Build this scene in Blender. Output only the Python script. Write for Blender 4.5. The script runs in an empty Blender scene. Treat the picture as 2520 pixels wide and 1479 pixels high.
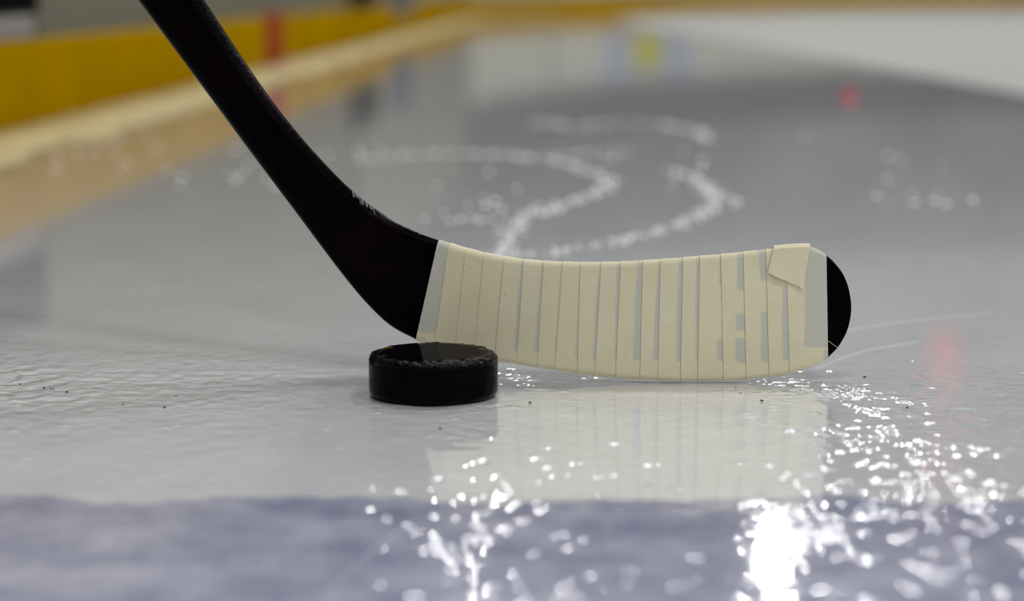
import bpy, bmesh, math, random
import numpy as np
from mathutils import Vector, noise

# ------------------------------------------------------------------ camera
W, Hpx = 2520.0, 1479.0
LENS, SENSOR = 50.0, 23.5
F = LENS / SENSOR * W                      # focal length in pixels
CAM_H = 0.2394                             # camera height above the ice (m)
PITCH = math.atan((Hpx / 2 + 40.0) / F)    # horizon lies 40 px above the frame

scene = bpy.context.scene
col = scene.collection
cam_data = bpy.data.cameras.new('camera')
cam = bpy.data.objects.new('camera', cam_data)
col.objects.link(cam)
cam.location = (0, 0, CAM_H)
cam.rotation_euler = (math.pi / 2 - PITCH, 0, 0)
cam_data.lens = LENS
cam_data.sensor_width = SENSOR
cam_data.sensor_fit = 'HORIZONTAL'
cam_data.clip_start = 0.02
cam_data.clip_end = 200
cam_data.dof.use_dof = True
cam_data.dof.focus_distance = 1.31
cam_data.dof.aperture_fstop = 2.7
scene.camera = cam

# ------------------------------------------------------------------ world and exposure
world = bpy.data.worlds.new('hall_air')
scene.world = world
world.use_nodes = True
world.node_tree.nodes['Background'].inputs[0].default_value = (0.62, 0.66, 0.72, 1)
world.node_tree.nodes['Background'].inputs[1].default_value = 0.05
scene.view_settings.view_transform = 'Standard'
scene.view_settings.look = 'None'
scene.view_settings.gamma = 1.0
scene.view_settings.use_curve_mapping = False
scene.view_settings.exposure = 0.07
LAMP_POWER = 208.0                          # radiance of the hall's lamps
scene.cycles.max_bounces = 4
scene.cycles.diffuse_bounces = 3
scene.cycles.glossy_bounces = 3
scene.cycles.caustics_reflective = False
scene.cycles.caustics_refractive = False
scene.cycles.use_light_tree = False
scene.cycles.adaptive_threshold = 0.03
scene.cycles.sample_clamp_indirect = 12.0

random.seed(7)


def ray(px, py):
    fw = Vector((0, math.cos(PITCH), -math.sin(PITCH)))
    up = Vector((0, math.sin(PITCH), math.cos(PITCH)))
    return fw + Vector((1, 0, 0)) * ((px - W / 2) / F) - up * ((py - Hpx / 2) / F)


def ground(px, py, z=0.0):
    d = ray(px, py)
    t = (z - CAM_H) / d.z
    return Vector((d.x * t, d.y * t, z))


def on_depth(px, py, depth_of_x):
    d = ray(px, py)
    y = 1.31
    for _ in range(12):
        t = y / d.y
        y = depth_of_x(d.x * t)
    t = y / d.y
    return Vector((d.x * t, d.y * t, CAM_H + d.z * t))


# ------------------------------------------------------------------ materials
def new_mat(name):
    m = bpy.data.materials.new(name)
    m.use_nodes = True
    nt = m.node_tree
    return m, nt, nt.nodes['Principled BSDF']


def nd(nt, typ, **kw):
    n = nt.nodes.new(typ)
    for k, v in kw.items():
        setattr(n, k, v)
    return n


def noise_tex(nt, vec, scale, detail=3.0, rough=0.55, dist=0.0):
    n = nd(nt, 'ShaderNodeTexNoise')
    n.inputs['Scale'].default_value = scale
    n.inputs['Detail'].default_value = detail
    n.inputs['Roughness'].default_value = rough
    n.inputs['Distortion'].default_value = dist
    nt.links.new(vec, n.inputs['Vector'])
    return n.outputs['Fac']


def ramp(nt, fac, lo, hi, c0=(0, 0, 0, 1), c1=(1, 1, 1, 1)):
    r = nd(nt, 'ShaderNodeValToRGB')
    r.color_ramp.elements[0].position = lo
    r.color_ramp.elements[1].position = hi
    r.color_ramp.elements[0].color = c0
    r.color_ramp.elements[1].color = c1
    nt.links.new(fac, r.inputs['Fac'])
    return r.outputs['Color']


def mixc(nt, fac, a, b):
    m = nd(nt, 'ShaderNodeMix', data_type='RGBA')
    for sock, v in ((m.inputs['Factor'], fac), (m.inputs['A'], a), (m.inputs['B'], b)):
        pass
    fi = [s for s in m.inputs if s.name == 'Factor' and s.type == 'VALUE'][0]
    ai = [s for s in m.inputs if s.name == 'A' and s.type == 'RGBA'][0]
    bi = [s for s in m.inputs if s.name == 'B' and s.type == 'RGBA'][0]
    for s, v in ((fi, fac), (ai, a), (bi, b)):
        if hasattr(v, 'is_linked'):
            nt.links.new(v, s)
        else:
            s.default_value = v
    return [o for o in m.outputs if o.type == 'RGBA'][0]


def math_n(nt, op, a, b=None, clamp=False):
    m = nd(nt, 'ShaderNodeMath', operation=op, use_clamp=clamp)
    for i, v in enumerate((a, b)):
        if v is None:
            continue
        if hasattr(v, 'is_linked'):
            nt.links.new(v, m.inputs[i])
        else:
            m.inputs[i].default_value = v
    return m.outputs[0]


def ice_material(name, c0, c1, mottle_scale=9.0, rough=0.06):
    m, nt, b = new_mat(name)
    pos = nd(nt, 'ShaderNodeNewGeometry').outputs['Position']
    big = noise_tex(nt, pos, mottle_scale, 3.0, 0.65)
    nt.links.new(ramp(nt, big, 0.33, 0.68, c0, c1), b.inputs['Base Color'])
    b.inputs['IOR'].default_value = 1.31
    b.inputs['Roughness'].default_value = rough
    # a film of fresh flood water lies on the ice farther out
    sep = nd(nt, 'ShaderNodeSeparateXYZ')
    nt.links.new(pos, sep.inputs[0])
    film = nd(nt, 'ShaderNodeMapRange', interpolation_type='SMOOTHSTEP')
    nt.links.new(sep.outputs['Y'], film.inputs['Value'])
    film.inputs['From Min'].default_value = 1.5
    film.inputs['From Max'].default_value = 3.8
    film.inputs['To Min'].default_value = 1.0
    film.inputs['To Max'].default_value = 0.9
    nt.links.new(film.outputs['Result'], b.inputs['Coat Weight'])
    b.inputs['Coat IOR'].default_value = 1.45
    b.inputs['Coat Roughness'].default_value = 0.055
    bp = nd(nt, 'ShaderNodeBump')
    bp.inputs['Distance'].default_value = 0.000012
    nt.links.new(noise_tex(nt, pos, 260.0, 1.0, 0.5), bp.inputs['Height'])
    nt.links.new(bp.outputs['Normal'], b.inputs['Normal'])
    return m


M = {}
M['ice'] = ice_material('wet_ice', (0.655, 0.667, 0.682, 1), (0.725, 0.737, 0.748, 1))
M['line'] = ice_material('blue_line_ice', (0.29, 0.295, 0.42, 1), (0.52, 0.53, 0.64, 1), 26.0)


def plain(name, rgb, rough=0.5, spec=0.5, vary=0.0, scale=6.0, metallic=0.0, bump=0.0, bscale=60.0):
    m, nt, b = new_mat(name)
    pos = nd(nt, 'ShaderNodeNewGeometry').outputs['Position']
    f = noise_tex(nt, pos, scale, 3.0)
    lo = tuple(c * (1 - vary) for c in rgb) + (1,)
    hi = tuple(min(1, c * (1 + vary)) for c in rgb) + (1,)
    nt.links.new(ramp(nt, f, 0.3, 0.7, lo, hi), b.inputs['Base Color'])
    b.inputs['Roughness'].default_value = rough
    b.inputs['Specular IOR Level'].default_value = spec
    b.inputs['Metallic'].default_value = metallic
    if bump:
        bp = nd(nt, 'ShaderNodeBump')
        bp.inputs['Distance'].default_value = bump
        nt.links.new(noise_tex(nt, pos, bscale, 3.0), bp.inputs['Height'])
        nt.links.new(bp.outputs['Normal'], b.inputs['Normal'])
    return m


M['dry'] = plain('snowy_dry_ice', (0.37, 0.372, 0.35), 0.75, 0.2, 0.06, 1.2, bump=0.001, bscale=90)
M['snow'] = plain('packed_snow', (0.86, 0.86, 0.86), 0.5, 0.4, 0.05, 30, bump=0.001, bscale=200)
M['slush'] = plain('snow_shade_yellow_bounce', (0.43, 0.345, 0.155), 0.5, 0.2, 0.15, 14, bump=0.002, bscale=120)  # snow colour with the boards' shade and yellow kickplate bounce painted in
M['kick'] = plain('yellow_kickplate', (0.355, 0.205, 0.0), 0.6, 0.0, 0.10, 3.0)
M['board'] = plain('board_plastic', (0.15, 0.14, 0.105), 0.5, 0.05, 0.06, 2.0)
M['board_cream'] = plain('cream_board_plastic', (0.43, 0.43, 0.375), 0.4, 0.3, 0.05, 2.0)
M['board_soft'] = plain('soft_grey_board', (0.20, 0.195, 0.165), 0.5, 0.1, 0.05, 2.0)
M['board_mid'] = plain('grey_board_plastic', (0.28, 0.275, 0.24), 0.4, 0.2, 0.05, 2.0)
M['board_dark'] = plain('dark_advert_board', (0.09, 0.09, 0.095), 0.5, 0.2, 0.1, 2.0)
M['seam'] = plain('seam_grey', (0.10, 0.10, 0.07), 0.5, 0.3, 0.1)
M['red'] = plain('red_mark_paint', (0.30, 0.05, 0.02), 0.6, 0.0, 0.08)
M['bluegrey'] = plain('blue_grey_paint', (0.07, 0.08, 0.12), 0.4, 0.3, 0.1)
M['blackpaint'] = plain('black_paint', (0.006, 0.006, 0.006), 0.7, 0.0, 0.1)
M['white'] = plain('white_plate', (0.23, 0.21, 0.195), 0.4, 0.3, 0.05)
M['adblue'] = plain('advert_blue', (0.33, 0.35, 0.41), 0.5, 0.2, 0.05)
M['adyellow'] = plain('advert_yellow_green', (0.42, 0.40, 0.0), 0.5, 0.2, 0.05)
M['capgrey'] = plain('board_cap', (0.2, 0.2, 0.2), 0.5, 0.3, 0.05)
M['wall_dark'] = plain('dark_stand_wall', (0.22, 0.22, 0.225), 0.8, 0.2, 0.2, 0.8)
M['added_band'] = plain('added_pale_band', (0.40, 0.40, 0.41), 0.8, 0.2, 0.05, 0.6)
M['wall_light'] = plain('pale_wall', (0.14, 0.14, 0.145), 0.8, 0.2, 0.05, 0.6)
M['ceiling'] = plain('ceiling_panels', (0.32, 0.33, 0.34), 0.8, 0.2, 0.06, 0.6)
M['steel'] = plain('lamp_housing', (0.35, 0.35, 0.36), 0.4, 0.5, 0.05, metallic=0.6)
M['redball'] = plain('red_plastic', (0.5, 0.05, 0.08), 0.45, 0.3, 0.05)
M['banner'] = plain('red_banner', (0.60, 0.17, 0.18), 0.7, 0.1, 0.05)
M['crumb'] = plain('rubber_crumb', (0.01, 0.01, 0.01), 0.6, 0.3, 0.1)
M['thread'] = plain('cotton_thread', (0.55, 0.55, 0.47), 0.8, 0.1, 0.05)


def emission_mat():
    m, nt, b = new_mat('lamp_glow')
    b.inputs['Base Color'].default_value = (0.9, 0.9, 0.9, 1)
    b.inputs['Emission Color'].default_value = (1.0, 1.0, 1.0, 1)
    b.inputs['Emission Strength'].default_value = LAMP_POWER
    return m


M['glow'] = emission_mat()


def stick_mat():
    m, nt, b = new_mat('black_carbon_lacquer')
    pos = nd(nt, 'ShaderNodeNewGeometry').outputs['Position']
    f = noise_tex(nt, pos, 26.0, 3.0)
    nt.links.new(ramp(nt, f, 0.45, 0.75, (0.0012, 0.001, 0.0014, 1), (0.004, 0.0018, 0.001, 1)), b.inputs['Base Color'])
    b.inputs['Roughness'].default_value = 0.22
    b.inputs['Specular IOR Level'].default_value = 0.025
    bp = nd(nt, 'ShaderNodeBump')
    bp.inputs['Distance'].default_value = 0.0002
    nt.links.new(noise_tex(nt, pos, 300.0, 2.0), bp.inputs['Height'])
    nt.links.new(bp.outputs['Normal'], b.inputs['Normal'])
    return m


M['stick'] = stick_mat()


def tape_mat():
    m, nt, b = new_mat('cloth_tape')
    pos = nd(nt, 'ShaderNodeNewGeometry').outputs['Position']
    at = nd(nt, 'ShaderNodeAttribute', attribute_name='thin').outputs['Fac']
    fine = noise_tex(nt, pos, 900.0, 3.0, 0.7)
    broad = noise_tex(nt, pos, 40.0, 3.0)
    cream = mixc(nt, ramp(nt, broad, 0.3, 0.7), (0.66, 0.605, 0.415, 1), (0.70, 0.65, 0.465, 1))
    colr = mixc(nt, at, cream, (0.51, 0.51, 0.445, 1))
    dirt = noise_tex(nt, pos, 130.0, 2.0)
    colr = mixc(nt, math_n(nt, 'MULTIPLY', ramp(nt, dirt, 0.74, 0.80), 0.35), colr, (0.2, 0.19, 0.15, 1))
    colr = mixc(nt, math_n(nt, 'MULTIPLY', ramp(nt, fine, 0.45, 0.8), 0.22), colr, (0.42, 0.40, 0.31, 1))
    nt.links.new(colr, b.inputs['Base Color'])
    b.inputs['Roughness'].default_value = 0.85
    b.inputs['Specular IOR Level'].default_value = 0.2
    wv = nd(nt, 'ShaderNodeTexWave', wave_type='BANDS', bands_direction='Z')
    wv.inputs['Scale'].default_value = 420.0
    wv.inputs['Distortion'].default_value = 1.5
    nt.links.new(pos, wv.inputs['Vector'])
    bp = nd(nt, 'ShaderNodeBump')
    bp.inputs['Strength'].default_value = 0.5
    bp.inputs['Distance'].default_value = 0.00015
    nt.links.new(math_n(nt, 'ADD', wv.outputs['Fac'], fine), bp.inputs['Height'])
    nt.links.new(bp.outputs['Normal'], b.inputs['Normal'])
    return m


M['tape'] = tape_mat()


def puck_mat():
    m, nt, b = new_mat('wet_black_rubber')
    pos = nd(nt, 'ShaderNodeNewGeometry').outputs['Position']
    f = noise_tex(nt, pos, 60.0, 3.0)
    nt.links.new(ramp(nt, f, 0.4, 0.8, (0.0015, 0.001, 0.0018, 1), (0.004, 0.003, 0.0045, 1)), b.inputs['Base Color'])
    b.inputs['Roughness'].default_value = 0.07
    at = nd(nt, 'ShaderNodeAttribute', attribute_name='worn').outputs['Fac']
    bp = nd(nt, 'ShaderNodeBump')
    bp.inputs['Distance'].default_value = 0.0016
    nt.links.new(math_n(nt, 'ADD', math_n(nt, 'MULTIPLY', at, 0.09), 0.003), b.inputs['Specular IOR Level'])
    n1 = noise_tex(nt, pos, 420.0, 2.0)
    nt.links.new(math_n(nt, 'MULTIPLY', n1, at), bp.inputs['Height'])
    nt.links.new(bp.outputs['Normal'], b.inputs['Normal'])
    return m


M['puck'] = puck_mat()


# ------------------------------------------------------------------ object helpers
def obj(name, bm, mat, parent=None, smooth=False):
    me = bpy.data.meshes.new(name)
    bm.normal_update()
    bm.to_mesh(me)
    bm.free()
    me.materials.append(mat)
    if smooth:
        me.polygons.foreach_set('use_smooth', [True] * len(me.polygons))
    o = bpy.data.objects.new(name, me)
    col.objects.link(o)
    if parent is not None:
        o.parent = parent
        o.matrix_parent_inverse = parent.matrix_world.inverted()
    return o


def empty(name, loc=(0, 0, 0)):
    o = bpy.data.objects.new(name, None)
    o.location = loc
    o.empty_display_size = 0.05
    col.objects.link(o)
    bpy.context.view_layer.update()
    return o


def tag(o, label=None, cat=None, group=None, kind=None):
    if label: o['label'] = label
    if cat: o['category'] = cat
    if group: o['group'] = group
    if kind: o['kind'] = kind
    return o


def bm_box(bm, x0, x1, y0, y1, z0, z1):
    v = [bm.verts.new(p) for p in ((x0, y0, z0), (x1, y0, z0), (x1, y1, z0), (x0, y1, z0),
                                   (x0, y0, z1), (x1, y0, z1), (x1, y1, z1), (x0, y1, z1))]
    for f in ((0, 3, 2, 1), (4, 5, 6, 7), (0, 1, 5, 4), (1, 2, 6, 5), (2, 3, 7, 6), (3, 0, 4, 7)):
        bm.faces.new([v[i] for i in f])


def box(name, x0, x1, y0, y1, z0, z1, mat, parent=None):
    bm = bmesh.new()
    bm_box(bm, x0, x1, y0, y1, z0, z1)
    return obj(name, bm, mat, parent)


def bm_rings(bm, rings, closed=True, cap0=False, cap1=False):
    vs = [[bm.verts.new(p) for p in r] for r in rings]
    n = len(rings[0])
    for a, b in zip(vs[:-1], vs[1:]):
        for i in range(n if closed else n - 1):
            j = (i + 1) % n
            bm.faces.new((a[i], a[j], b[j], b[i]))
    if cap0: bm.faces.new(list(reversed(vs[0])))
    if cap1: bm.faces.new(vs[-1])
    return vs


def tube(bm, pts, r, n=6):
    rings = []
    for i, p in enumerate(pts):
        a = pts[max(i - 1, 0)]
        b = pts[min(i + 1, len(pts) - 1)]
        d = (b - a).normalized()
        u = d.cross(Vector((0, 0, 1)))
        if u.length < 1e-3: u = d.cross(Vector((0, 1, 0)))
        u.normalize()
        w = d.cross(u)
        rr = r(i) if callable(r) else r
        rings.append([p + (u * math.cos(2 * math.pi * k / n) + w * math.sin(2 * math.pi * k / n)) * rr for k in range(n)])
    bm_rings(bm, rings, True, True, True)


def spline(pts, n):
    """Catmull-Rom through pts, n samples per span."""
    out = []
    P = [pts[0] * 2 - pts[1]] + list(pts) + [pts[-1] * 2 - pts[-2]]
    for i in range(1, len(P) - 2):
        for k in range(n):
            t = k / n
            a, b, c, d = P[i - 1], P[i], P[i + 1], P[i + 2]
            out.append(0.5 * ((2 * b) + (c - a) * t + (2 * a - 5 * b + 4 * c - d) * t * t + (3 * b - a - 3 * c + d) * t ** 3))
    out.append(pts[-1].copy())
    return out


# ------------------------------------------------------------------ ice sheet
rng = np.random.default_rng(11)


def vnoise(x, y, cell, seed):
    """smooth value noise on a lattice of the given cell size."""
    r = np.random.default_rng(seed)
    g = r.uniform(-1, 1, (257, 257))
    u, v = x / cell + 1000.3, y / cell + 1000.7
    i, j = np.floor(u).astype(int), np.floor(v).astype(int)
    fu, fv = u - i, v - j
    fu, fv = fu * fu * fu * (fu * (fu * 6 - 15) + 10), fv * fv * fv * (fv * (fv * 6 - 15) + 10)
    i0, j0, i1, j1 = i % 257, j % 257, (i + 1) % 257, (j + 1) % 257
    return (g[i0, j0] * (1 - fu) + g[i1, j0] * fu) * (1 - fv) + (g[i0, j1] * (1 - fu) + g[i1, j1] * fu) * fv


def patch_mask(x, y, spots):
    """soft-edged patches of frozen slush: (px, py, half width px, half height px, strength)."""
    m = np.zeros_like(x)
    for (px, py, wx, wy, k) in spots:
        c = ground(px, py)
        rx = (ground(px + wx, py).x - c.x)
        ry = (ground(px, py - wy).y - ground(px, py + wy).y) / 2
        d = ((x - c.x) / rx) ** 2 + ((y - c.y) / ry) ** 2
        m = np.maximum(m, k * np.exp(-d))
    return m


SLUSH = [(2010, 962, 150, 26, 1.0), (2170, 1000, 130, 28, 0.7), (1455, 924, 70, 9, 0.9), (1275, 925, 60, 24, 0.75), (2150, 1060, 200, 40, 0.25),
         (1060, 1000, 190, 10, 0.35), (1130, 1060, 80, 30, 0.3)]
# shallow frozen drops in front, seen out of focus
DROPS = [(1190, 1300, 170, 130, 0.75), (1330, 1160, 200, 50, 0.6), (2130, 1110, 260, 80, 1.0), (2300, 1240, 260, 110, 1.0), (1990, 1290, 110, 70, 0.9),
         (2420, 1420, 150, 80, 0.8), (1230, 1460, 80, 40, 0.9), (1500, 1450, 200, 40, 0.35), (1950, 1450, 120, 40, 0.6), (1600, 1120, 250, 60, 0.12)]
RIPPLE = [(350, 900, 700, 110, 1.0), (80, 920, 160, 60, 1.2), (880, 940, 200, 60, 0.6), (2300, 1000, 300, 120, 0.5)]


def ice_height(x, y):
    z = 0.00005 * vnoise(x, y, 0.060, 1) + 0.000022 * vnoise(x, y, 0.021, 2)
    rip = 0.12 + 0.88 * np.clip(patch_mask(x, y, RIPPLE), 0, 1.2)
    z += rip * (0.0004 * vnoise(x, y * 0.8, 0.0085, 3) + 0.00017 * vnoise(x, y, 0.0042, 4))
    sl = patch_mask(x, y, SLUSH)
    sl = np.clip(sl * (0.75 + 0.9 * vnoise(x, y, 0.016, 5)), 0, 1.2)
    z += sl * (0.0005 * vnoise(x, y, 0.0052, 6) + 0.00045 * vnoise(x, y, 0.0029, 7))
    return z


CELL = 0.00105
GX = np.arange(-0.41, 0.42, CELL)
GY = np.arange(0.78, 1.60, CELL)
XX, YY = np.meshgrid(GX, GY)
edge = np.clip(np.minimum(np.minimum(XX - GX[0], GX[-1] - XX), YY - GY[0]) / 0.03, 0, 1) * np.clip((GY[-1] - YY) / 0.30, 0, 1) ** 1.5
ZZ = ice_height(XX, YY) * edge
# frozen droplets and pits that catch the lamps
for _ in range(4200):
    cx, cy = rng.uniform(-0.38, 0.39), rng.uniform(0.80, 1.57)
    dens = float(patch_mask(np.array([cx]), np.array([cy]), SLUSH)[0])
    if rng.uniform() > 0.07 + 0.9 * dens: continue
    r = rng.uniform(0.0012, 0.0027)
    i0, i1 = np.searchsorted(GX, cx - 2.5 * r), np.searchsorted(GX, cx + 2.5 * r)
    j0, j1 = np.searchsorted(GY, cy - 2.5 * r), np.searchsorted(GY, cy + 2.5 * r)
    sx, sy = XX[j0:j1, i0:i1] - cx, YY[j0:j1, i0:i1] - cy
    ZZ[j0:j1, i0:i1] += rng.uniform(0.08, 0.24) * r * np.exp(-(sx ** 2 + sy ** 2) / r ** 2)
for _ in range(5200):
    cx, cy = rng.uniform(-0.16, 0.30), rng.uniform(0.80, 1.22)
    dens = float(patch_mask(np.array([cx]), np.array([cy]), DROPS)[0])
    if rng.uniform() > dens * 0.42: continue
    r = rng.uniform(0.0016, 0.0028)
    hgt = r * r / (2 * rng.uniform(0.0025, 0.007)) * rng.choice((1.0, 1.0, -1.0))
    i0, i1 = np.searchsorted(GX, cx - 2.5 * r), np.searchsorted(GX, cx + 2.5 * r)
    j0, j1 = np.searchsorted(GY, cy - 2.5 * r), np.searchsorted(GY, cy + 2.5 * r)
    sx, sy = XX[j0:j1, i0:i1] - cx, YY[j0:j1, i0:i1] - cy
    ZZ[j0:j1, i0:i1] += hgt * np.exp(-(sx ** 2 + sy ** 2) / r ** 2)
ZZ -= max(0.0, float(ZZ.max()) - 0.0009)
ZZ *= edge
NXg, NYg = len(GX), len(GY)
LINE_Y = lambda x: 1.001 + 0.006 * x
wob = 0.011 * vnoise(XX, YY * 0.3, 0.055, 21) + 0.0035 * vnoise(XX, YY, 0.012, 22)
in_line = (YY + wob) < LINE_Y(XX)
vid = np.arange(NXg * NYg).reshape(NYg, NXg)
quads = np.stack([vid[:-1, :-1], vid[:-1, 1:], vid[1:, 1:], vid[1:, :-1]], -1).reshape(-1, 4)
qline = in_line[:-1, :-1].reshape(-1)
coords = np.stack([XX, YY, ZZ], -1).reshape(-1, 3)


def grid_object(name, quads_, extra_verts, extra_faces, mat, parent=None):
    used = np.unique(quads_)
    remap = np.full(len(coords), -1)
    remap[used] = np.arange(len(used))
    nv = len(used)
    vs_ = np.concatenate([coords[used], np.array(extra_verts, float)])
    fs = [tuple(f) for f in remap[quads_].tolist()] + [tuple(i + nv for i in f) for f in extra_faces]
    me = bpy.data.meshes.new(name)
    me.from_pydata(vs_.tolist(), [], fs)
    me.update()
    me.materials.append(mat)
    sm = np.ones(len(fs), bool)
    sm[len(quads_):] = False
    me.polygons.foreach_set('use_smooth', sm)
    o = bpy.data.objects.new(name, me)
    col.objects.link(o)
    if parent is not None: o.parent = parent
    return o


x0, x1, y0, y1 = float(GX[0]), float(GX[-1]), float(GY[0]), float(GY[-1])
X0, X1, Y0, Y1 = -6.0, 31.0, -37.0, 31.0


def rects(lst):
    v, f = [], []
    for (a, b, c, d) in lst:
        n = len(v)
        v += [(a, c, 0), (b, c, 0), (b, d, 0), (a, d, 0)]
        f.append((n, n + 1, n + 2, n + 3))
    return v, f


BL = 1.001
ev, ef = rects([(X0, X1, Y0, 0.70), (X0, x0, BL, y1), (x1, X1, BL, y1), (X0, X1, y1, Y1)])
n = len(ev)
ev += [(X0, Y0, -0.25), (X1, Y0, -0.25), (X1, Y1, -0.25), (X0, Y1, -0.25)]
ef.append((n + 3, n + 2, n + 1, n))
floor = tag(grid_object('floor', quads[~qline], ev, ef, M['ice']), 'wet grey ice sheet reflecting the boards', kind='structure')
# blue line painted across the ice, just in front of the camera
ev, ef = rects([(X0, x0, 0.70, BL), (x1, X1, 0.70, BL), (x0, x1, 0.70, y0)])
blue = grid_object('blue_line', quads[qline], ev, ef, M['line'], floor)
blue['label'] = 'blurred blue line painted in the ice'

# ice not yet resurfaced: dry and snowy, right of the lane along the boards
lane = [(1.34, -8.0), (1.30, 1.0), (1.12, 4.75), (0.92, 8.8), (0.72, 12.8), (0.80, 15.4), (1.75, 18.5), (4.2, 21.0), (8.2, 22.0)]
lane_pts = spline([Vector((a, b, 0)) for a, b in lane], 14)
bm = bmesh.new()
L, Rr = [], []
for p in lane_pts:
    w = 0.025 * noise.noise(Vector((p.y * 1.3, 0, 0))) + 0.012 * noise.noise(Vector((p.y * 6, 2, 0)))
    L.append(bm.verts.new((p.x + w, p.y, 0.001)))
    Rr.append(bm.verts.new((max(p.x + 0.5, 27.0), p.y, 0.001)))
for i in range(len(L) - 1):
    bm.faces.new((L[i], Rr[i], Rr[i + 1], L[i + 1]))
obj('dry_ice', bm, M['dry'], floor)

# ------------------------------------------------------------------ boards: left side, rounded corner, far end
base_a = ground(0, 345)
dir0 = Vector((0.040, 1.0, 0)).normalized()
START = base_a - dir0 * 9.0                  # well behind the camera
run_straight = (15.0 - START.y) / dir0.y
R_C = 8.5
perp = Vector((dir0.y, -dir0.x, 0))          # to the right, onto the ice
c_start = START + dir0 * run_straight
centre = c_start + perp * R_C
ARC = R_C * math.pi / 2


def board_at(s):
    """point on the board line and its inward normal at run length s."""
    if s <= run_straight:
        return START + dir0 * s, perp.copy()
    a = (s - run_straight) / R_C
    if a <= math.pi / 2:
        n = perp * math.cos(a) - dir0 * math.sin(a)
        return centre - n * R_C, n
    n = -dir0
    return centre + dir0 * R_C + perp * (s - run_straight - ARC), n


def board_strip(name, s0, s1, z0, z1, proud, mat, parent, step=0.35, thick=0.03):
    n = max(1, int((s1 - s0) / step))
    if s1 <= run_straight: n = 1
    rings = []
    for i in range(n + 1):
        p, nn = board_at(s0 + (s1 - s0) * i / n)
        q = p + nn * proud
        r = p - nn * thick
        up = Vector((0, 0, 1))
        rings.append([q + up * z0, q + up * (z1 - 0.004), q + up * z1 - nn * 0.004, r + up * z1, r + up * z0])
    bm = bmesh.new()
    bm_rings(bm, rings, True, True, True)
    bmesh.ops.recalc_face_normals(bm, faces=bm.faces)
    return obj(name, bm, mat, parent)


KICK = 0.150
TOTAL = run_straight + ARC + 16.0
s_of_y = lambda y: (y - START.y) / dir0.y
wall_left = tag(empty('wall_left', (START.x - 0.1, 5, 0)), 'side boards with yellow kickplate and grey panels', kind='structure')
wall_corner = tag(empty('wall_corner', (c_start.x, c_start.y, 0)), 'rounded corner of the boards with yellow kickplate', kind='structure')
wall_far = tag(empty('wall_far', (8.2, 23.5, 0)), 'end boards with yellow kickplate far behind', kind='structure')

seam0 = s_of_y(ground(98, 319).y)
edges = []
s = seam0
while s > 0: s -= 2.4
while s < TOTAL:
    edges.append(max(s, 0)); s += 2.4
edges.append(TOTAL)
cuts = sorted(set([round(e, 4) for e in edges] + [round(run_straight, 4), round(run_straight + ARC, 4)]))
for a, b in zip(cuts[:-1], cuts[1:]):
    if b - a < 0.05: continue
    mid = (a + b) / 2
    par = wall_left if mid < run_straight else (wall_corner if mid < run_straight + ARC else wall_far)
    g = 0.004
    board_strip('kickplate', a + g * 0.3, b - g * 0.3, 0.0, KICK, 0.012, M['kick'], par)
    if par is wall_left:
        board_strip('board_panel', a + g, b - g, KICK, 1.07, 0.0, M['board'] if mid < run_straight - 5.5 else M['board_soft'], par)
    else:
        board_strip('board_panel', a + g, b - g, KICK, 0.62, 0.0, M['board_mid'] if mid < run_straight + 1.6 else M['board_cream'], par)
        board_strip('advert_panel', a + g, b - g, 0.62, 1.07, 0.004, M['board_dark'], par)
    board_strip('board_cap', a, b, 1.07, 1.11, 0.02, M['capgrey'], par, thick=0.06)
for e in edges[1:-1]:
    mid = e
    par = wall_left if mid < run_straight else (wall_corner if mid < run_straight + ARC else wall_far)
    if e == edges[0] or e > run_straight + ARC: continue
    board_strip('seam_post', e - 0.012, e + 0.012, KICK, 1.07, 0.003, M['seam'], par)


def s_at_px(px):
    """run length where the board line crosses image column px."""
    k = (px - W / 2) / F
    lo, hi = 9.0, TOTAL
    best = None
    for i in range(4000):
        s = 8.0 + (TOTAL - 8.0) * i / 4000
        p, _ = board_at(s)
        if p.y < 2: continue
        depth = p.y * math.cos(PITCH) + CAM_H * math.sin(PITCH)
        if p.x / depth >= k:
            best = s
            break
    return best


# red stripe painted up the kickplate
sr = s_at_px(666)
board_strip('red_stripe', sr - 0.17, sr + 0.17, 0.0, KICK + 0.004, 0.014, M['red'], wall_left)
# dark latch and blue-grey gate post seen against the kickplate
sl = s_at_px(888)
board_strip('latch_plate', sl - 0.42, sl + 0.42, 0.165, 0.30, 0.03, M['blackpaint'], wall_left)
sp = s_at_px(986)
board_strip('gate_post', sp - 0.5, sp + 0.5, 0.105, 0.34, 0.016, M['bluegrey'], wall_left)
# printed plate with a black block, at the left edge
s1 = s_at_px(84)
board_strip('white_plate', s1 - 1.4, s1, KICK + 0.004, 0.188, 0.006, M['white'], wall_left)
board_strip('black_block', s1 - 1.4, s1 + 0.03, 0.194, 0.32, 0.006, M['blackpaint'], wall_left)
# advert on the corner boards: blue field with a yellow-green disc
sa = s_at_px(1590)
board_strip('advert_field', sa - 0.75, sa + 0.75, 0.17, 0.60, 0.004, M['adblue'], wall_corner)
bm = bmesh.new()
rings = []
for d_ in (0.0045, 0.010):
    ring = []
    for k in range(28):
        q = 2 * math.pi * k / 28
        p, nn = board_at(sa + 0.30 * math.cos(q))
        ring.append(p + nn * d_ + Vector((0, 0, 0.365 + 0.14 * math.sin(q))))
    rings.append(ring)
bm_rings(bm, rings, True, True, True)
bmesh.ops.recalc_face_normals(bm, faces=bm.faces)
obj('advert_disc', bm, M['adyellow'], wall_corner)

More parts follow.
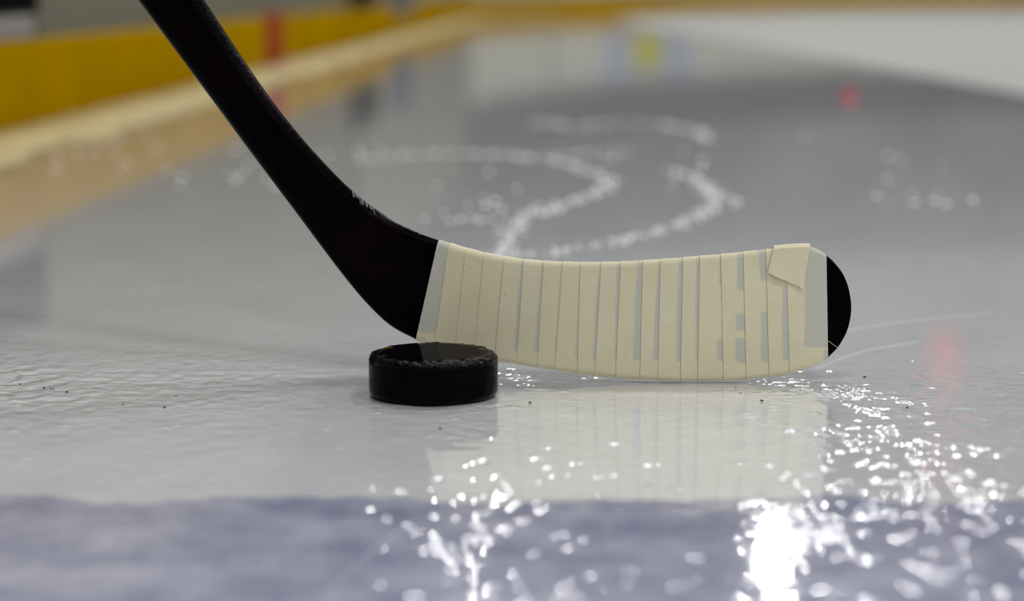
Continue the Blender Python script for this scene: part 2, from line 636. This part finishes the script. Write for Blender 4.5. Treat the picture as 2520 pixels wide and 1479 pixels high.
# ------------------------------------------------------------------ hall shell and lamps (seen in the ice)
t = box('wall_end', -6, 31, 28.0, 28.3, 0, 3.2, M['wall_dark']); tag(t, 'dark lower end wall of the hall', kind='structure')
t = box('wall_end_added_band', -6, 31, 28.0, 28.3, 3.2, 5.2, M['added_band']); tag(t, 'pale band added on the unseen end wall to brighten the ice', kind='structure')  # unseen pale strip, added to lift the reflection in the ice
t = box('wall_end_upper', -6, 31, 28.0, 28.3, 5.2, 7.6, M['wall_light']); tag(t, 'pale upper end wall of the hall', kind='structure')
t = box('wall_side_left', -6.0, -5.7, -37, 28, 0, 7.6, M['wall_dark']); tag(t, 'dark side wall of the hall', kind='structure')
t = box('wall_right', 30.7, 31.0, -37, 28, 0, 7.6, M['wall_light']); tag(t, 'pale far side wall', kind='structure')
t = box('wall_behind', -6, 31, -37.3, -37, 0, 7.6, M['wall_light']); tag(t, 'pale wall behind the camera', kind='structure')
t = box('ceiling', -6, 31, -37, 28.3, 7.6, 7.8, M['ceiling']); tag(t, 'grey hall ceiling', kind='structure')


def make_lamp():
    root = empty('ceiling_lamp')
    bm = bmesh.new()
    prof = [(-0.11, 0.0), (-0.10, 0.06), (-0.05, 0.10), (0.05, 0.10), (0.10, 0.06), (0.11, 0.0)]
    rings = [[Vector((x, y, z)) for x, z in prof] for y in (-0.44, 0.44)]
    bm_rings(bm, rings, True, True, True)
    bmesh.ops.recalc_face_normals(bm, faces=bm.faces)
    obj('housing', bm, M['steel'], root)
    bm = bmesh.new()
    bm.faces.new([bm.verts.new(p) for p in ((-0.085, 0.4, -0.004), (0.085, 0.4, -0.004), (0.085, -0.4, -0.004), (-0.085, -0.4, -0.004))])
    obj('diffuser', bm, M['glow'], root)
    for yy in (-0.35, 0.35):
        bm = bmesh.new()
        tube(bm, [Vector((0, yy, 0.1)), Vector((0, yy, 1.55))], 0.008)
        obj('hanger', bm, M['steel'], root)
    return root


def copy_tree(o, parent=None):
    c = o.copy()
    col.objects.link(c)
    if parent is not None:
        c.parent = parent
    for ch in list(o.children):
        copy_tree(ch, c)
    return c


lamp0 = make_lamp()
first = True
for j, lx in enumerate((-0.35, 2.92, 8.5, 14.1)):
    for i in range(8):
        if j == 0 and i < 1: continue          # the row over the boards starts nearer
        if first:
            o, first = lamp0, False
        else:
            o = copy_tree(lamp0)
        o.location = (lx, 23.7 - 5.0 * i, 6.05)
        tag(o, 'long bright lamp hanging high above the ice, glinting in it', 'lamp', 'lamps hanging from the hall ceiling')

# red banner high on the end wall: its reflection is the pink streak on the right
bm = bmesh.new()
bx, by = 4.93, 24.5
rings = []
for i in range(25):
    z = 3.75 + 1.85 * i / 24
    yy = by - 0.02 * math.sin(i * 0.9)
    rings.append([Vector((bx - 0.17, yy, z)), Vector((bx + 0.17, yy, z)), Vector((bx + 0.17, yy + 0.01, z)), Vector((bx - 0.17, yy + 0.01, z))])
bm_rings(bm, rings, True, True, True)
bmesh.ops.recalc_face_normals(bm, faces=bm.faces)
ban = tag(empty('banner', (bx, by, 3.75)), 'red cloth banner hung high at the far end, a pink streak in the ice', 'banner')
obj('cloth', bm, M['banner'], ban)
for dx in (-0.15, 0.15):
    bm = bmesh.new()
    tube(bm, [Vector((bx + dx, by, 5.58)), Vector((bx + dx, by, 7.62))], 0.006)
    obj('cord', bm, M['steel'], ban)

# ------------------------------------------------------------------ hockey stick
def depth_of(x):
    x0, k, c = 0.11, 1.15, 1.3035
    if x >= -0.045:
        return c + k * (x - x0) ** 2
    s = 2 * k * (-0.045 - x0)
    base = c + k * (-0.045 - x0) ** 2
    d = -0.045 - x
    # slope dies out into the straight shaft
    return base - s * 0.06 * (1 - math.exp(-d / 0.06)) * 0.55


# pairs (top edge, lower edge) in image pixels, shaft to toe
shaft_pairs = [((-292, -1245), (-452, -1245)), ((104, -622), (-56, -622)),
               ((430, -110), (258, -110)), ((502, 0), (341, 0)), ((566, 97), (413, 97)), ((622, 181), (476, 182)),
               ((680, 262), (539, 267)), ((740, 337), (600, 350)), ((800, 404), (664, 436)),
               ((860, 464), (728, 521)), ((920, 512), (792, 607)), ((975, 546), (850, 683)), ((1030, 573), (905, 748)),
               ((1058, 584), (962, 801)), ((1081, 592), (1026, 836))]
tape_lines = [((1081, 592), (1026, 836)), ((1110, 600), (1073, 855)), ((1151, 612), (1124, 868)), ((1195, 623), (1171, 879)),
              ((1245, 632), (1221, 888)), ((1292, 639), (1275, 895)), ((1341, 643), (1325, 904)), ((1387, 645), (1368, 910)),
              ((1430, 646), (1423, 917)), ((1481, 646), (1465, 922)), ((1528, 645), (1516, 928)), ((1582, 642), (1575, 932)),
              ((1625, 639), (1619, 934)), ((1680, 635), (1674, 936)), ((1721, 631), (1716, 936)), ((1772, 627), (1779, 935)),
              ((1827, 621), (1834, 931)), ((1882, 615), (1890, 926)), ((1931, 612), (1940, 918)), ((2030, 625), (2034, 881))]
toe_pairs = [((2030, 626), (2034, 881)), ((2044, 637), (2048, 868)), ((2057, 651), (2060, 855)), ((2070, 668), (2071, 838)), ((2080, 688), (2081, 819)),
             ((2087, 709), (2087.5, 800)), ((2091, 728), (2091.2, 783)), ((2093.3, 744), (2093.4, 766))]


def sect(Tpx, Bpx, thick, grow=0.0, nf=14, nr=6, back=True):
    """closed rounded cross-section ring; front face first (v 0..1)."""
    T = on_depth(Tpx[0], Tpx[1], depth_of)
    B = on_depth(Bpx[0], Bpx[1], depth_of)
    e = (B - T)
    ln = e.length
    e.normalize()
    xm = (T.x + B.x) / 2
    sl = (depth_of(xm + 0.004) - depth_of(xm - 0.004)) / 0.008
    n = Vector((sl, -1, 0)).normalized()
    n = (n - e * n.dot(e)).normalized()
    b = min(thick / 2, ln * 0.48)
    r = b * 0.92
    C = (T + B) / 2
    a = ln / 2
    pts, vv = [], []
    b2, a2 = b + grow, a + grow
    r2 = r + grow
    def add(u, w):
        pts.append(C + e * u + n * w)
        vv.append(min(1.0, max(0.0, (u + a2) / (2 * a2))))
    for i in range(nf + 1):                         # front, top to bottom
        add(-(a2 - r2) + 2 * (a2 - r2) * i / nf, b2)
    for i in range(1, nr):
        q = math.pi / 2 * i / nr
        add((a2 - r2) + r2 * math.sin(q), (b2 - r2) + r2 * math.cos(q))
    add(a2, b2 - r2)
    add(a2, -(b2 - r2))
    for i in range(1, nr):
        q = math.pi / 2 * i / nr
        add((a2 - r2) + r2 * math.cos(q), -(b2 - r2) - r2 * math.sin(q))
    for i in range(nf + 1):
        add((a2 - r2) - 2 * (a2 - r2) * i / nf, -b2)
    for i in range(1, nr):
        q = math.pi / 2 * i / nr
        add(-(a2 - r2) - r2 * math.sin(q), -(b2 - r2) - r2 * math.cos(q))
    add(-a2, -(b2 - r2))
    add(-a2, (b2 - r2))
    for i in range(1, nr):
        q = math.pi / 2 * i / nr
        add(-(a2 - r2) - r2 * math.cos(q), (b2 - r2) + r2 * math.sin(q))
    return pts, vv


def lerp2(a, b, t):
    return (a[0] + (b[0] - a[0]) * t, a[1] + (b[1] - a[1]) * t)


def dense(pairs, n):
    T = spline([Vector((p[0][0], p[0][1], 0)) for p in pairs], n)
    B = spline([Vector((p[1][0], p[1][1], 0)) for p in pairs], n)
    return [((a.x, a.y), (b.x, b.y)) for a, b in zip(T, B)]


stick_base = ground(1700, 936)
stick = empty('hockey_stick', stick_base)
tag(stick, 'black ice hockey stick with cream cloth tape wrapped around its blade', 'hockey stick')

# shaft and heel: thick box shaft thinning into the blade
dp = dense(shaft_pairs, 8)
rings = []
for i, (Tp, Bp) in enumerate(dp):
    u = i / (len(dp) - 1)
    px = (Tp[0] + Bp[0]) / 2
    th = 0.020
    if px > 560:
        q = min(1, (px - 560) / 490)
        q = q * q * (3 - 2 * q)
        th = 0.020 + (0.0078 - 0.020) * q
    rings.append(sect(Tp, Bp, th)[0])
bm = bmesh.new()
bm_rings(bm, rings, True, True, True)
bmesh.ops.recalc_face_normals(bm, faces=bm.faces)
shaft = obj('shaft', bm, M['stick'], stick, True)
# worn, scratched lacquer at the top of the heel
tp = [(872, 474), (884, 485), (897, 494), (910, 504)]
bm = bmesh.new()
for k in range(16):
    u = k / 15
    px = 868 + 50 * u + random.uniform(-2, 2)
    py = 467 + 40 * u + 4
    a = on_depth(px, py, lambda x: depth_of(x) - 0.0045)
    b_ = on_depth(px + random.uniform(2, 5), py + random.uniform(8, 18), lambda x: depth_of(x) - 0.0068)
    tube(bm, [a, b_], 0.00022, 4)
sc = obj('scratch_mark', bm, plain('bare_scratch', (0.25, 0.25, 0.25), 0.3, 0.5, 0.1), shaft)
sc['kind'] = 'stuff'

# blade core under the tape, and the bare toe
bl_pairs = tape_lines[:-1] + [((1985, 610), (1993, 902)), ((2015, 618), (2017, 891))] + toe_pairs
dp = dense(bl_pairs, 3)
rings = []
x_t = lambda px: max(0, min(1, (px - 1050) / 1040))
def blade_thick(px):
    t_ = 0.0078 - 0.0022 * x_t(px)
    if px > 2060:
        t_ *= max(0.35, 1 - ((px - 2060) / 34) ** 2 * 0.65)
    return t_
for Tp, Bp in dp:
    rings.append(sect(Tp, Bp, blade_thick((Tp[0] + Bp[0]) / 2))[0])
bm = bmesh.new()
bm_rings(bm, rings, True, True, True)
bmesh.ops.recalc_face_normals(bm, faces=bm.faces)
blade = obj('blade', bm, M['stick'], stick, True)

# where the tape lies in a single layer the black shows through: (line index left of which, [(y0, y1, w0, w1)])
thin_zones = {
    1: [(590, 815, 60, 60)],
    4: [(650, 860, 1.5, 3)],
    5: [(640, 700, 5, 7), (700, 860, 8, 8)],
    6: [(645, 760, 4, 8), (760, 866, 8, 10)],
    7: [(645, 860, 3, 3)],
    8: [(660, 790, 1.5, 4), (790, 877, 5, 7)],
    9: [(648, 720, 4, 7), (720, 881, 7, 7)],
    10: [(648, 800, 9, 7), (800, 884, 6, 4)],
    11: [(645, 760, 13, 17), (760, 883, 17, 18)],
    12: [(643, 760, 5, 11), (760, 883, 11, 13)],
    13: [(638, 760, 9, 12), (760, 886, 12, 11)],
    14: [(634, 760, 8, 9), (760, 886, 8, 6)],
    15: [(632, 700, 3, 6), (832, 886, 14, 14)],
    16: [(624, 712, 14, 18), (770, 812, 22, 22), (830, 890, 25, 24)],
    17: [(616, 690, 18, 15), (765, 840, 15, 17), (840, 889, 19, 18)],
    18: [(700, 780, 10, 15), (780, 884, 15, 16)],
    19: [(600, 852, 52, 58), (858, 884, 10, 12)],
}


def thin_width(k, y):
    best = 0.0
    for (y0, y1, w0, w1) in thin_zones.get(k, []):
        if y0 <= y <= y1:
            goes_on = any(abs(q[0] - y1) < 1 for q in thin_zones[k])
            fade = 1.0 if goes_on else min(1.0, (y1 - y) / 4.0 + 0.3)
            best = max(best, (w0 + (w1 - w0) * (y - y0) / (y1 - y0)) * fade)
    return best


NF = 64
for k in range(len(tape_lines) - 1):
    A, Bq = tape_lines[k], tape_lines[k + 1]
    last = (k == len(tape_lines) - 2)
    if last:
        cols_p = dense([A, ((1985, 609), (1993, 902)), ((2012, 615), (2016, 891)), Bq], 14)
    else:
        prev = tape_lines[k - 1] if k else tape_lines[0]
        nxt = tape_lines[k + 2] if k + 2 < len(tape_lines) - 1 else Bq
        cols_p = []
        for i in range(25):
            tt = i / 24
            cols_p.append((lerp2(A[0], Bq[0], tt), lerp2(A[1], Bq[1], tt)))
    rings, attr = [], []
    ncol = len(cols_p)
    for i, (Tp, Bp) in enumerate(cols_p):
        tt = i / (ncol - 1)
        grow = 0.00055 - 0.00030 * tt
        if i == 0: grow0 = grow
        pts, vv = sect(Tp, Bp, blade_thick((Tp[0] + Bp[0]) / 2), grow, NF, 5)
        # the wrap stops a hair short of its neighbour, leaving a dark hairline
        if i == ncol - 1 and not last:
            h0 = len(pts)
            pts = [p - Vector((0.00026 * max(0.4, 0.8 + 1.0 * noise.noise(Vector((k * 7.7, p.z * 28, 0)))), 0, 0)) for p in pts]
        # fine raggedness of the woven edge
        if i == 0:
            pts = [p + Vector((0.00012 * noise.noise(p * 1500.0), 0, 0)) for p in pts]
        rings.append(pts)
        dist_px = math.hypot(Bq[0][0] - Tp[0], 0)
        row = []
        for v in vv:
            y = Tp[1] + (Bp[1] - Tp[1]) * v
            xr = Bq[0][0] + (Bq[1][0] - Bq[0][0]) * v
            xc = Tp[0] + (Bp[0] - Tp[0]) * v
            w = thin_width(k + 1, y)
            d = xr - xc
            row.append(max(0.0, min(1.0, (w - d) / 5.0 + 0.5)) if w > 0 else 0.0)
        attr.extend(row)
    # inner return so that the wrap has an edge of its own
    first_ring, _ = sect(cols_p[0][0], cols_p[0][1], blade_thick((cols_p[0][0][0] + cols_p[0][1][0]) / 2), 0.0, NF, 5)
    last_ring, _ = sect(cols_p[-1][0], cols_p[-1][1], blade_thick((cols_p[-1][0][0] + cols_p[-1][1][0]) / 2), 0.0, NF, 5)
    bm = bmesh.new()
    bm_rings(bm, [first_ring] + rings + [last_ring])
    bmesh.ops.recalc_face_normals(bm, faces=bm.faces)
    o = obj('tape_wrap', bm, M['tape'], stick)
    nper = len(first_ring)
    vals = [0.0] * nper + attr + [attr[-1]] * nper
    at = o.data.attributes.new('thin', 'FLOAT', 'POINT')
    at.data.foreach_set('value', vals)

# loose torn end of the tape, folded over the top edge near the toe
def flap():
    top = [(1903, 610), (1926, 607.5), (1950, 606), (1972, 606), (1993, 607)]
    low = []
    n = 64
    bm = bmesh.new()
    rows = 10
    grid = []
    for i in range(n + 1):
        u = i / n
        tx = 1903 + 90 * u
        ty = 611 - 5.5 * math.sin(u * math.pi * 0.62)
        bx_ = 1889 + 87 * u
        by_ = 671 + 39 * (u ** 0.95) + random.uniform(-1.9, 1.9)
        if u > 0.93: by_ = 710 + random.uniform(-0.4, 0.4)
        colv = []
        # back fold, top edge, then down the front
        pt = on_depth(tx, ty, depth_of)
        colv.append(pt + Vector((0, 0.0045, -0.012)))
        colv.append(pt + Vector((0, 0.0042, -0.001)))
        colv.append(pt + Vector((0, 0.0015, 0.0012)))
        colv.append(pt + Vector((0, -0.0018, 0.0010)))
        for r in range(rows + 1):
            w = r / rows
            lift = 0.0011 + 0.0008 * w ** 3 + (0.0006 * math.sin(u * 7) * w ** 4)
            th = blade_thick(1950) / 2 + lift
            px_ = tx + (bx_ - tx) * w
            py_ = (ty + 3) + (by_ - ty - 3) * w
            colv.append(on_depth(px_, py_, lambda x: depth_of(x) - th))
        grid.append(colv)
    vs = [[bm.verts.new(p) for p in c] for c in grid]
    for a, b in zip(vs[:-1], vs[1:]):
        for r in range(len(a) - 1):
            bm.faces.new((a[r], a[r + 1], b[r + 1], b[r]))
    o = obj('tape_flap', bm, M['tape'], stick)
    sd = o.modifiers.new('thickness', 'SOLIDIFY')
    sd.thickness = 0.0005
    sd.offset = 0
    o['label'] = 'torn cream tape end folded over the top edge'
    at = o.data.attributes.new('thin', 'FLOAT', 'POINT')
    at.data.foreach_set('value', [0.0] * len(o.data.vertices))


flap()
# loose threads
bm = bmesh.new()
pts = [on_depth(x, y, lambda q: depth_of(q) - 0.0042) for x, y in ((2033, 839), (2040, 840), (2048, 846), (2056, 852), (2061, 855))]
tube(bm, spline(pts, 5), 0.00016, 5)
obj('thread', bm, M['thread'], stick)
bm = bmesh.new()
pts = [on_depth(x, y, lambda q: depth_of(q) - 0.0056) for x, y in ((1033, 835), (1034, 828), (1039, 824), (1044, 826), (1046, 833))]
tube(bm, spline(pts, 5), 0.00015, 5)
obj('thread', bm, M['thread'], stick)

# ------------------------------------------------------------------ puck
PUCK_R, PUCK_H = 0.0381, 0.0254
pc = ground(1067, 1000)
pc = Vector((pc.x * (pc.y + PUCK_R) / pc.y, pc.y + PUCK_R, 0))
prof = [(0.0, 0.0, 0), (0.030, 0.0, 0), (0.0355, 0.0002, 0), (0.0372, 0.001, 0.3), (0.0379, 0.0022, 0.3)]
for i in range(1, 12):
    prof.append((0.0381, 0.0022 + (0.0208 - 0.0022) * i / 11, 0.25))
prof += [(0.0378, 0.0221, 0.8), (0.0371, 0.0233, 1), (0.0362, 0.0242, 1), (0.0351, 0.0249, 1), (0.0340, 0.0252, 0.6), (0.0325, 0.0254, 0.06),
         (0.027, 0.0254, 0.0), (0.018, 0.0254, 0.0), (0.008, 0.0254, 0.0)]
NS = 220
bm = bmesh.new()
rings, worn = [], []
for (r, z, wv) in prof[1:]:
    ring = []
    for j in range(NS):
        a = 2 * math.pi * j / NS
        q = Vector((math.cos(a), math.sin(a), 0))
        rr, zz = r, z
        if wv >= 0.6:                                   # nicked, rounded rim
            dv = 0.0007 * noise.noise(Vector((q.x * 9, q.y * 9, z * 300))) + 0.0004 * noise.noise(Vector((q.x * 30, q.y * 30, z * 500)))
            rr += dv; zz += dv * 0.8
            nick = max(0, noise.noise(Vector((q.x * 5 + 3, q.y * 5, 9))) - 0.28)
            zz -= 0.004 * nick; rr -= 0.003 * nick
        elif 0.2 <= wv <= 0.3 and 0.003 < z < 0.0215:   # knurled side
            k = int(round(z * 1000 / 1.7))
            rr += 0.00012 * math.sin(a * 110 + (k % 2) * math.pi) + 0.0001 * noise.noise(Vector((q.x * 20, q.y * 20, z * 200)))
        ring.append(Vector((pc.x + q.x * rr, pc.y + q.y * rr, zz)))
        worn.append(wv)
    rings.append(ring)
bm_rings(bm, rings, True, True, True)
bmesh.ops.recalc_face_normals(bm, faces=bm.faces)
puck = obj('hockey_puck', bm, M['puck'], None, True)
at = puck.data.attributes.new('worn', 'FLOAT', 'POINT')
at.data.foreach_set('value', worn)
tag(puck, 'wet black rubber puck with chipped rim lying on the ice', 'puck')

# ------------------------------------------------------------------ small things on the ice
def lumps(name, pts, rmin, rmax, mat, parent, flat=0.5, label=None):
    """low irregular crumbs of snow or rubber, one mesh."""
    bm = bmesh.new()
    for p in pts:
        r = random.uniform(rmin, rmax)
        res = bmesh.ops.create_icosphere(bm, subdivisions=1, radius=r)
        ph = random.uniform(0, 100)
        for v in res['verts']:
            k = 1 + 0.35 * noise.noise(v.co * (2.0 / r) + Vector((ph, 0, 0)))
            v.co = Vector((v.co.x * k * 1.3, v.co.y * k, max(v.co.z * k * flat, -0.15 * r))) + p
    o = obj(name, bm, mat, parent, True)
    o['kind'] = 'stuff'
    if label: o['label'] = label
    return o


# frost and scraped snow along the foot of the boards
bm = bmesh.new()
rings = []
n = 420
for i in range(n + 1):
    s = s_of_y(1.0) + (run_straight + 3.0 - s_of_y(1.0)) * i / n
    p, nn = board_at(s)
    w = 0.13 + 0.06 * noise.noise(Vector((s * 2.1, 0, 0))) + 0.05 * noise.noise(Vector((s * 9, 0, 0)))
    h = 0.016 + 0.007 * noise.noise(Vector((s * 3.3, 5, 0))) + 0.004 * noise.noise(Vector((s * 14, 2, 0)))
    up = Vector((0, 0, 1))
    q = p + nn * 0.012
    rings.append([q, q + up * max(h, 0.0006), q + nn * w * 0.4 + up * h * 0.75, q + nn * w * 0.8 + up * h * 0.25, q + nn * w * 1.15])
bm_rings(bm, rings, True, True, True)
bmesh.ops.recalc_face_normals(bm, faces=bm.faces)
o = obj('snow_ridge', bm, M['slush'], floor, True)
o['kind'] = 'stuff'

# curled skate tracks thrown up as crumbs of snow on the wet ice
def track(pix, r, density, jitter=0.012, skip=0.0):
    pts = spline([ground(x, y) for x, y in pix], 60)
    out = []
    acc = 0
    for a, b in zip(pts[:-1], pts[1:]):
        d = (b - a).length
        acc += d * density
        while acc > 1:
            acc -= 1
            m_ = noise.noise(a * 3.1 + Vector((0, 0, r * 900)))
            if m_ < skip: continue
            p = a.lerp(b, random.random())
            out.append(p + Vector((random.gauss(0, jitter), random.gauss(0, jitter), 0)))
    return out


tracks = [
    [(1190, 622), (1310, 626), (1450, 605), (1600, 575), (1700, 540), (1755, 505), (1752, 470), (1700, 435), (1600, 405), (1480, 388)],
    [(1330, 530), (1400, 498), (1480, 468), (1500, 447), (1460, 425), (1380, 400), (1240, 385), (1060, 377), (880, 395)],
    [(1050, 380), (1200, 376), (1340, 386), (1450, 376), (1560, 372)],
    [(1420, 312), (1520, 302), (1620, 306), (1720, 325), (1745, 345)],
    [(1250, 318), (1340, 300), (1400, 312)],
    [(1230, 640), (1260, 560), (1290, 530), (1330, 505)],
    [(1110, 545), (1150, 538), (1230, 545)],
]
for tr in tracks:
    lumps('skate_track', track(tr, 0.004, 230, 0.007, -0.28), 0.0009, 0.0022, M['snow'], floor, 0.8)

# scattered crumbs of ice
pts = []
for (x, y, n_, sx, sy) in ((780, 400, 14, 120, 30), (270, 365, 26, 90, 30), (1990, 335, 2, 10, 4), (2330, 492, 8, 70, 12), (2185, 490, 3, 16, 6),
                           (1810, 497, 4, 20, 5), (1150, 480, 12, 120, 40), (640, 430, 10, 80, 25), (1690, 430, 10, 40, 25), (2300, 400, 4, 90, 20)):
    for _ in range(n_):
        pts.append(ground(random.gauss(x, sx), max(60, random.gauss(y, sy))))
lumps('ice_crumbs', pts, 0.0014, 0.0034, M['snow'], floor, 0.8)
# dark rubber specks near the puck and at the left
pts = [ground(x, y) for x, y in ((1810, 953), (1822, 967), (1304, 991), (50, 946), (108, 955), (125, 957), (132, 958), (165, 965), (433, 974), (303, 995),
                                (405, 1002), (1083, 1054), (2128, 928), (2232, 1003), (1875, 986))]
lumps('rubber_specks', pts, 0.0004, 0.0009, M['crumb'], floor, 0.8)

# small red cap lying far out on the ice
p = ground(2090, 240)
bm = bmesh.new()
rings = []
for (r, z) in ((0.012, 0.0), (0.0145, 0.003), (0.0145, 0.010), (0.012, 0.014), (0.007, 0.0165), (0.002, 0.017)):
    rings.append([Vector((p.x + r * math.cos(2 * math.pi * k / 28), p.y + r * math.sin(2 * math.pi * k / 28), z)) for k in range(28)])
bm_rings(bm, rings, True, True, True)
bmesh.ops.recalc_face_normals(bm, faces=bm.faces)
tag(obj('marker_cap', bm, M['redball'], None, True), 'small blurred red cap on the grey ice, far right', 'marker')

# fine skate scratches in the ice
for pix in ([(795, 1476), (870, 1400), (930, 1345), (988, 1302)], [(2085, 812), (2200, 795), (2330, 780), (2440, 772)], [(2010, 905), (2120, 865), (2260, 840)]):
    bm = bmesh.new()
    tube(bm, spline([ground(x, y) for x, y in pix], 12), 0.00011, 5)
    obj('skate_scratch', bm, M['snow'], floor)
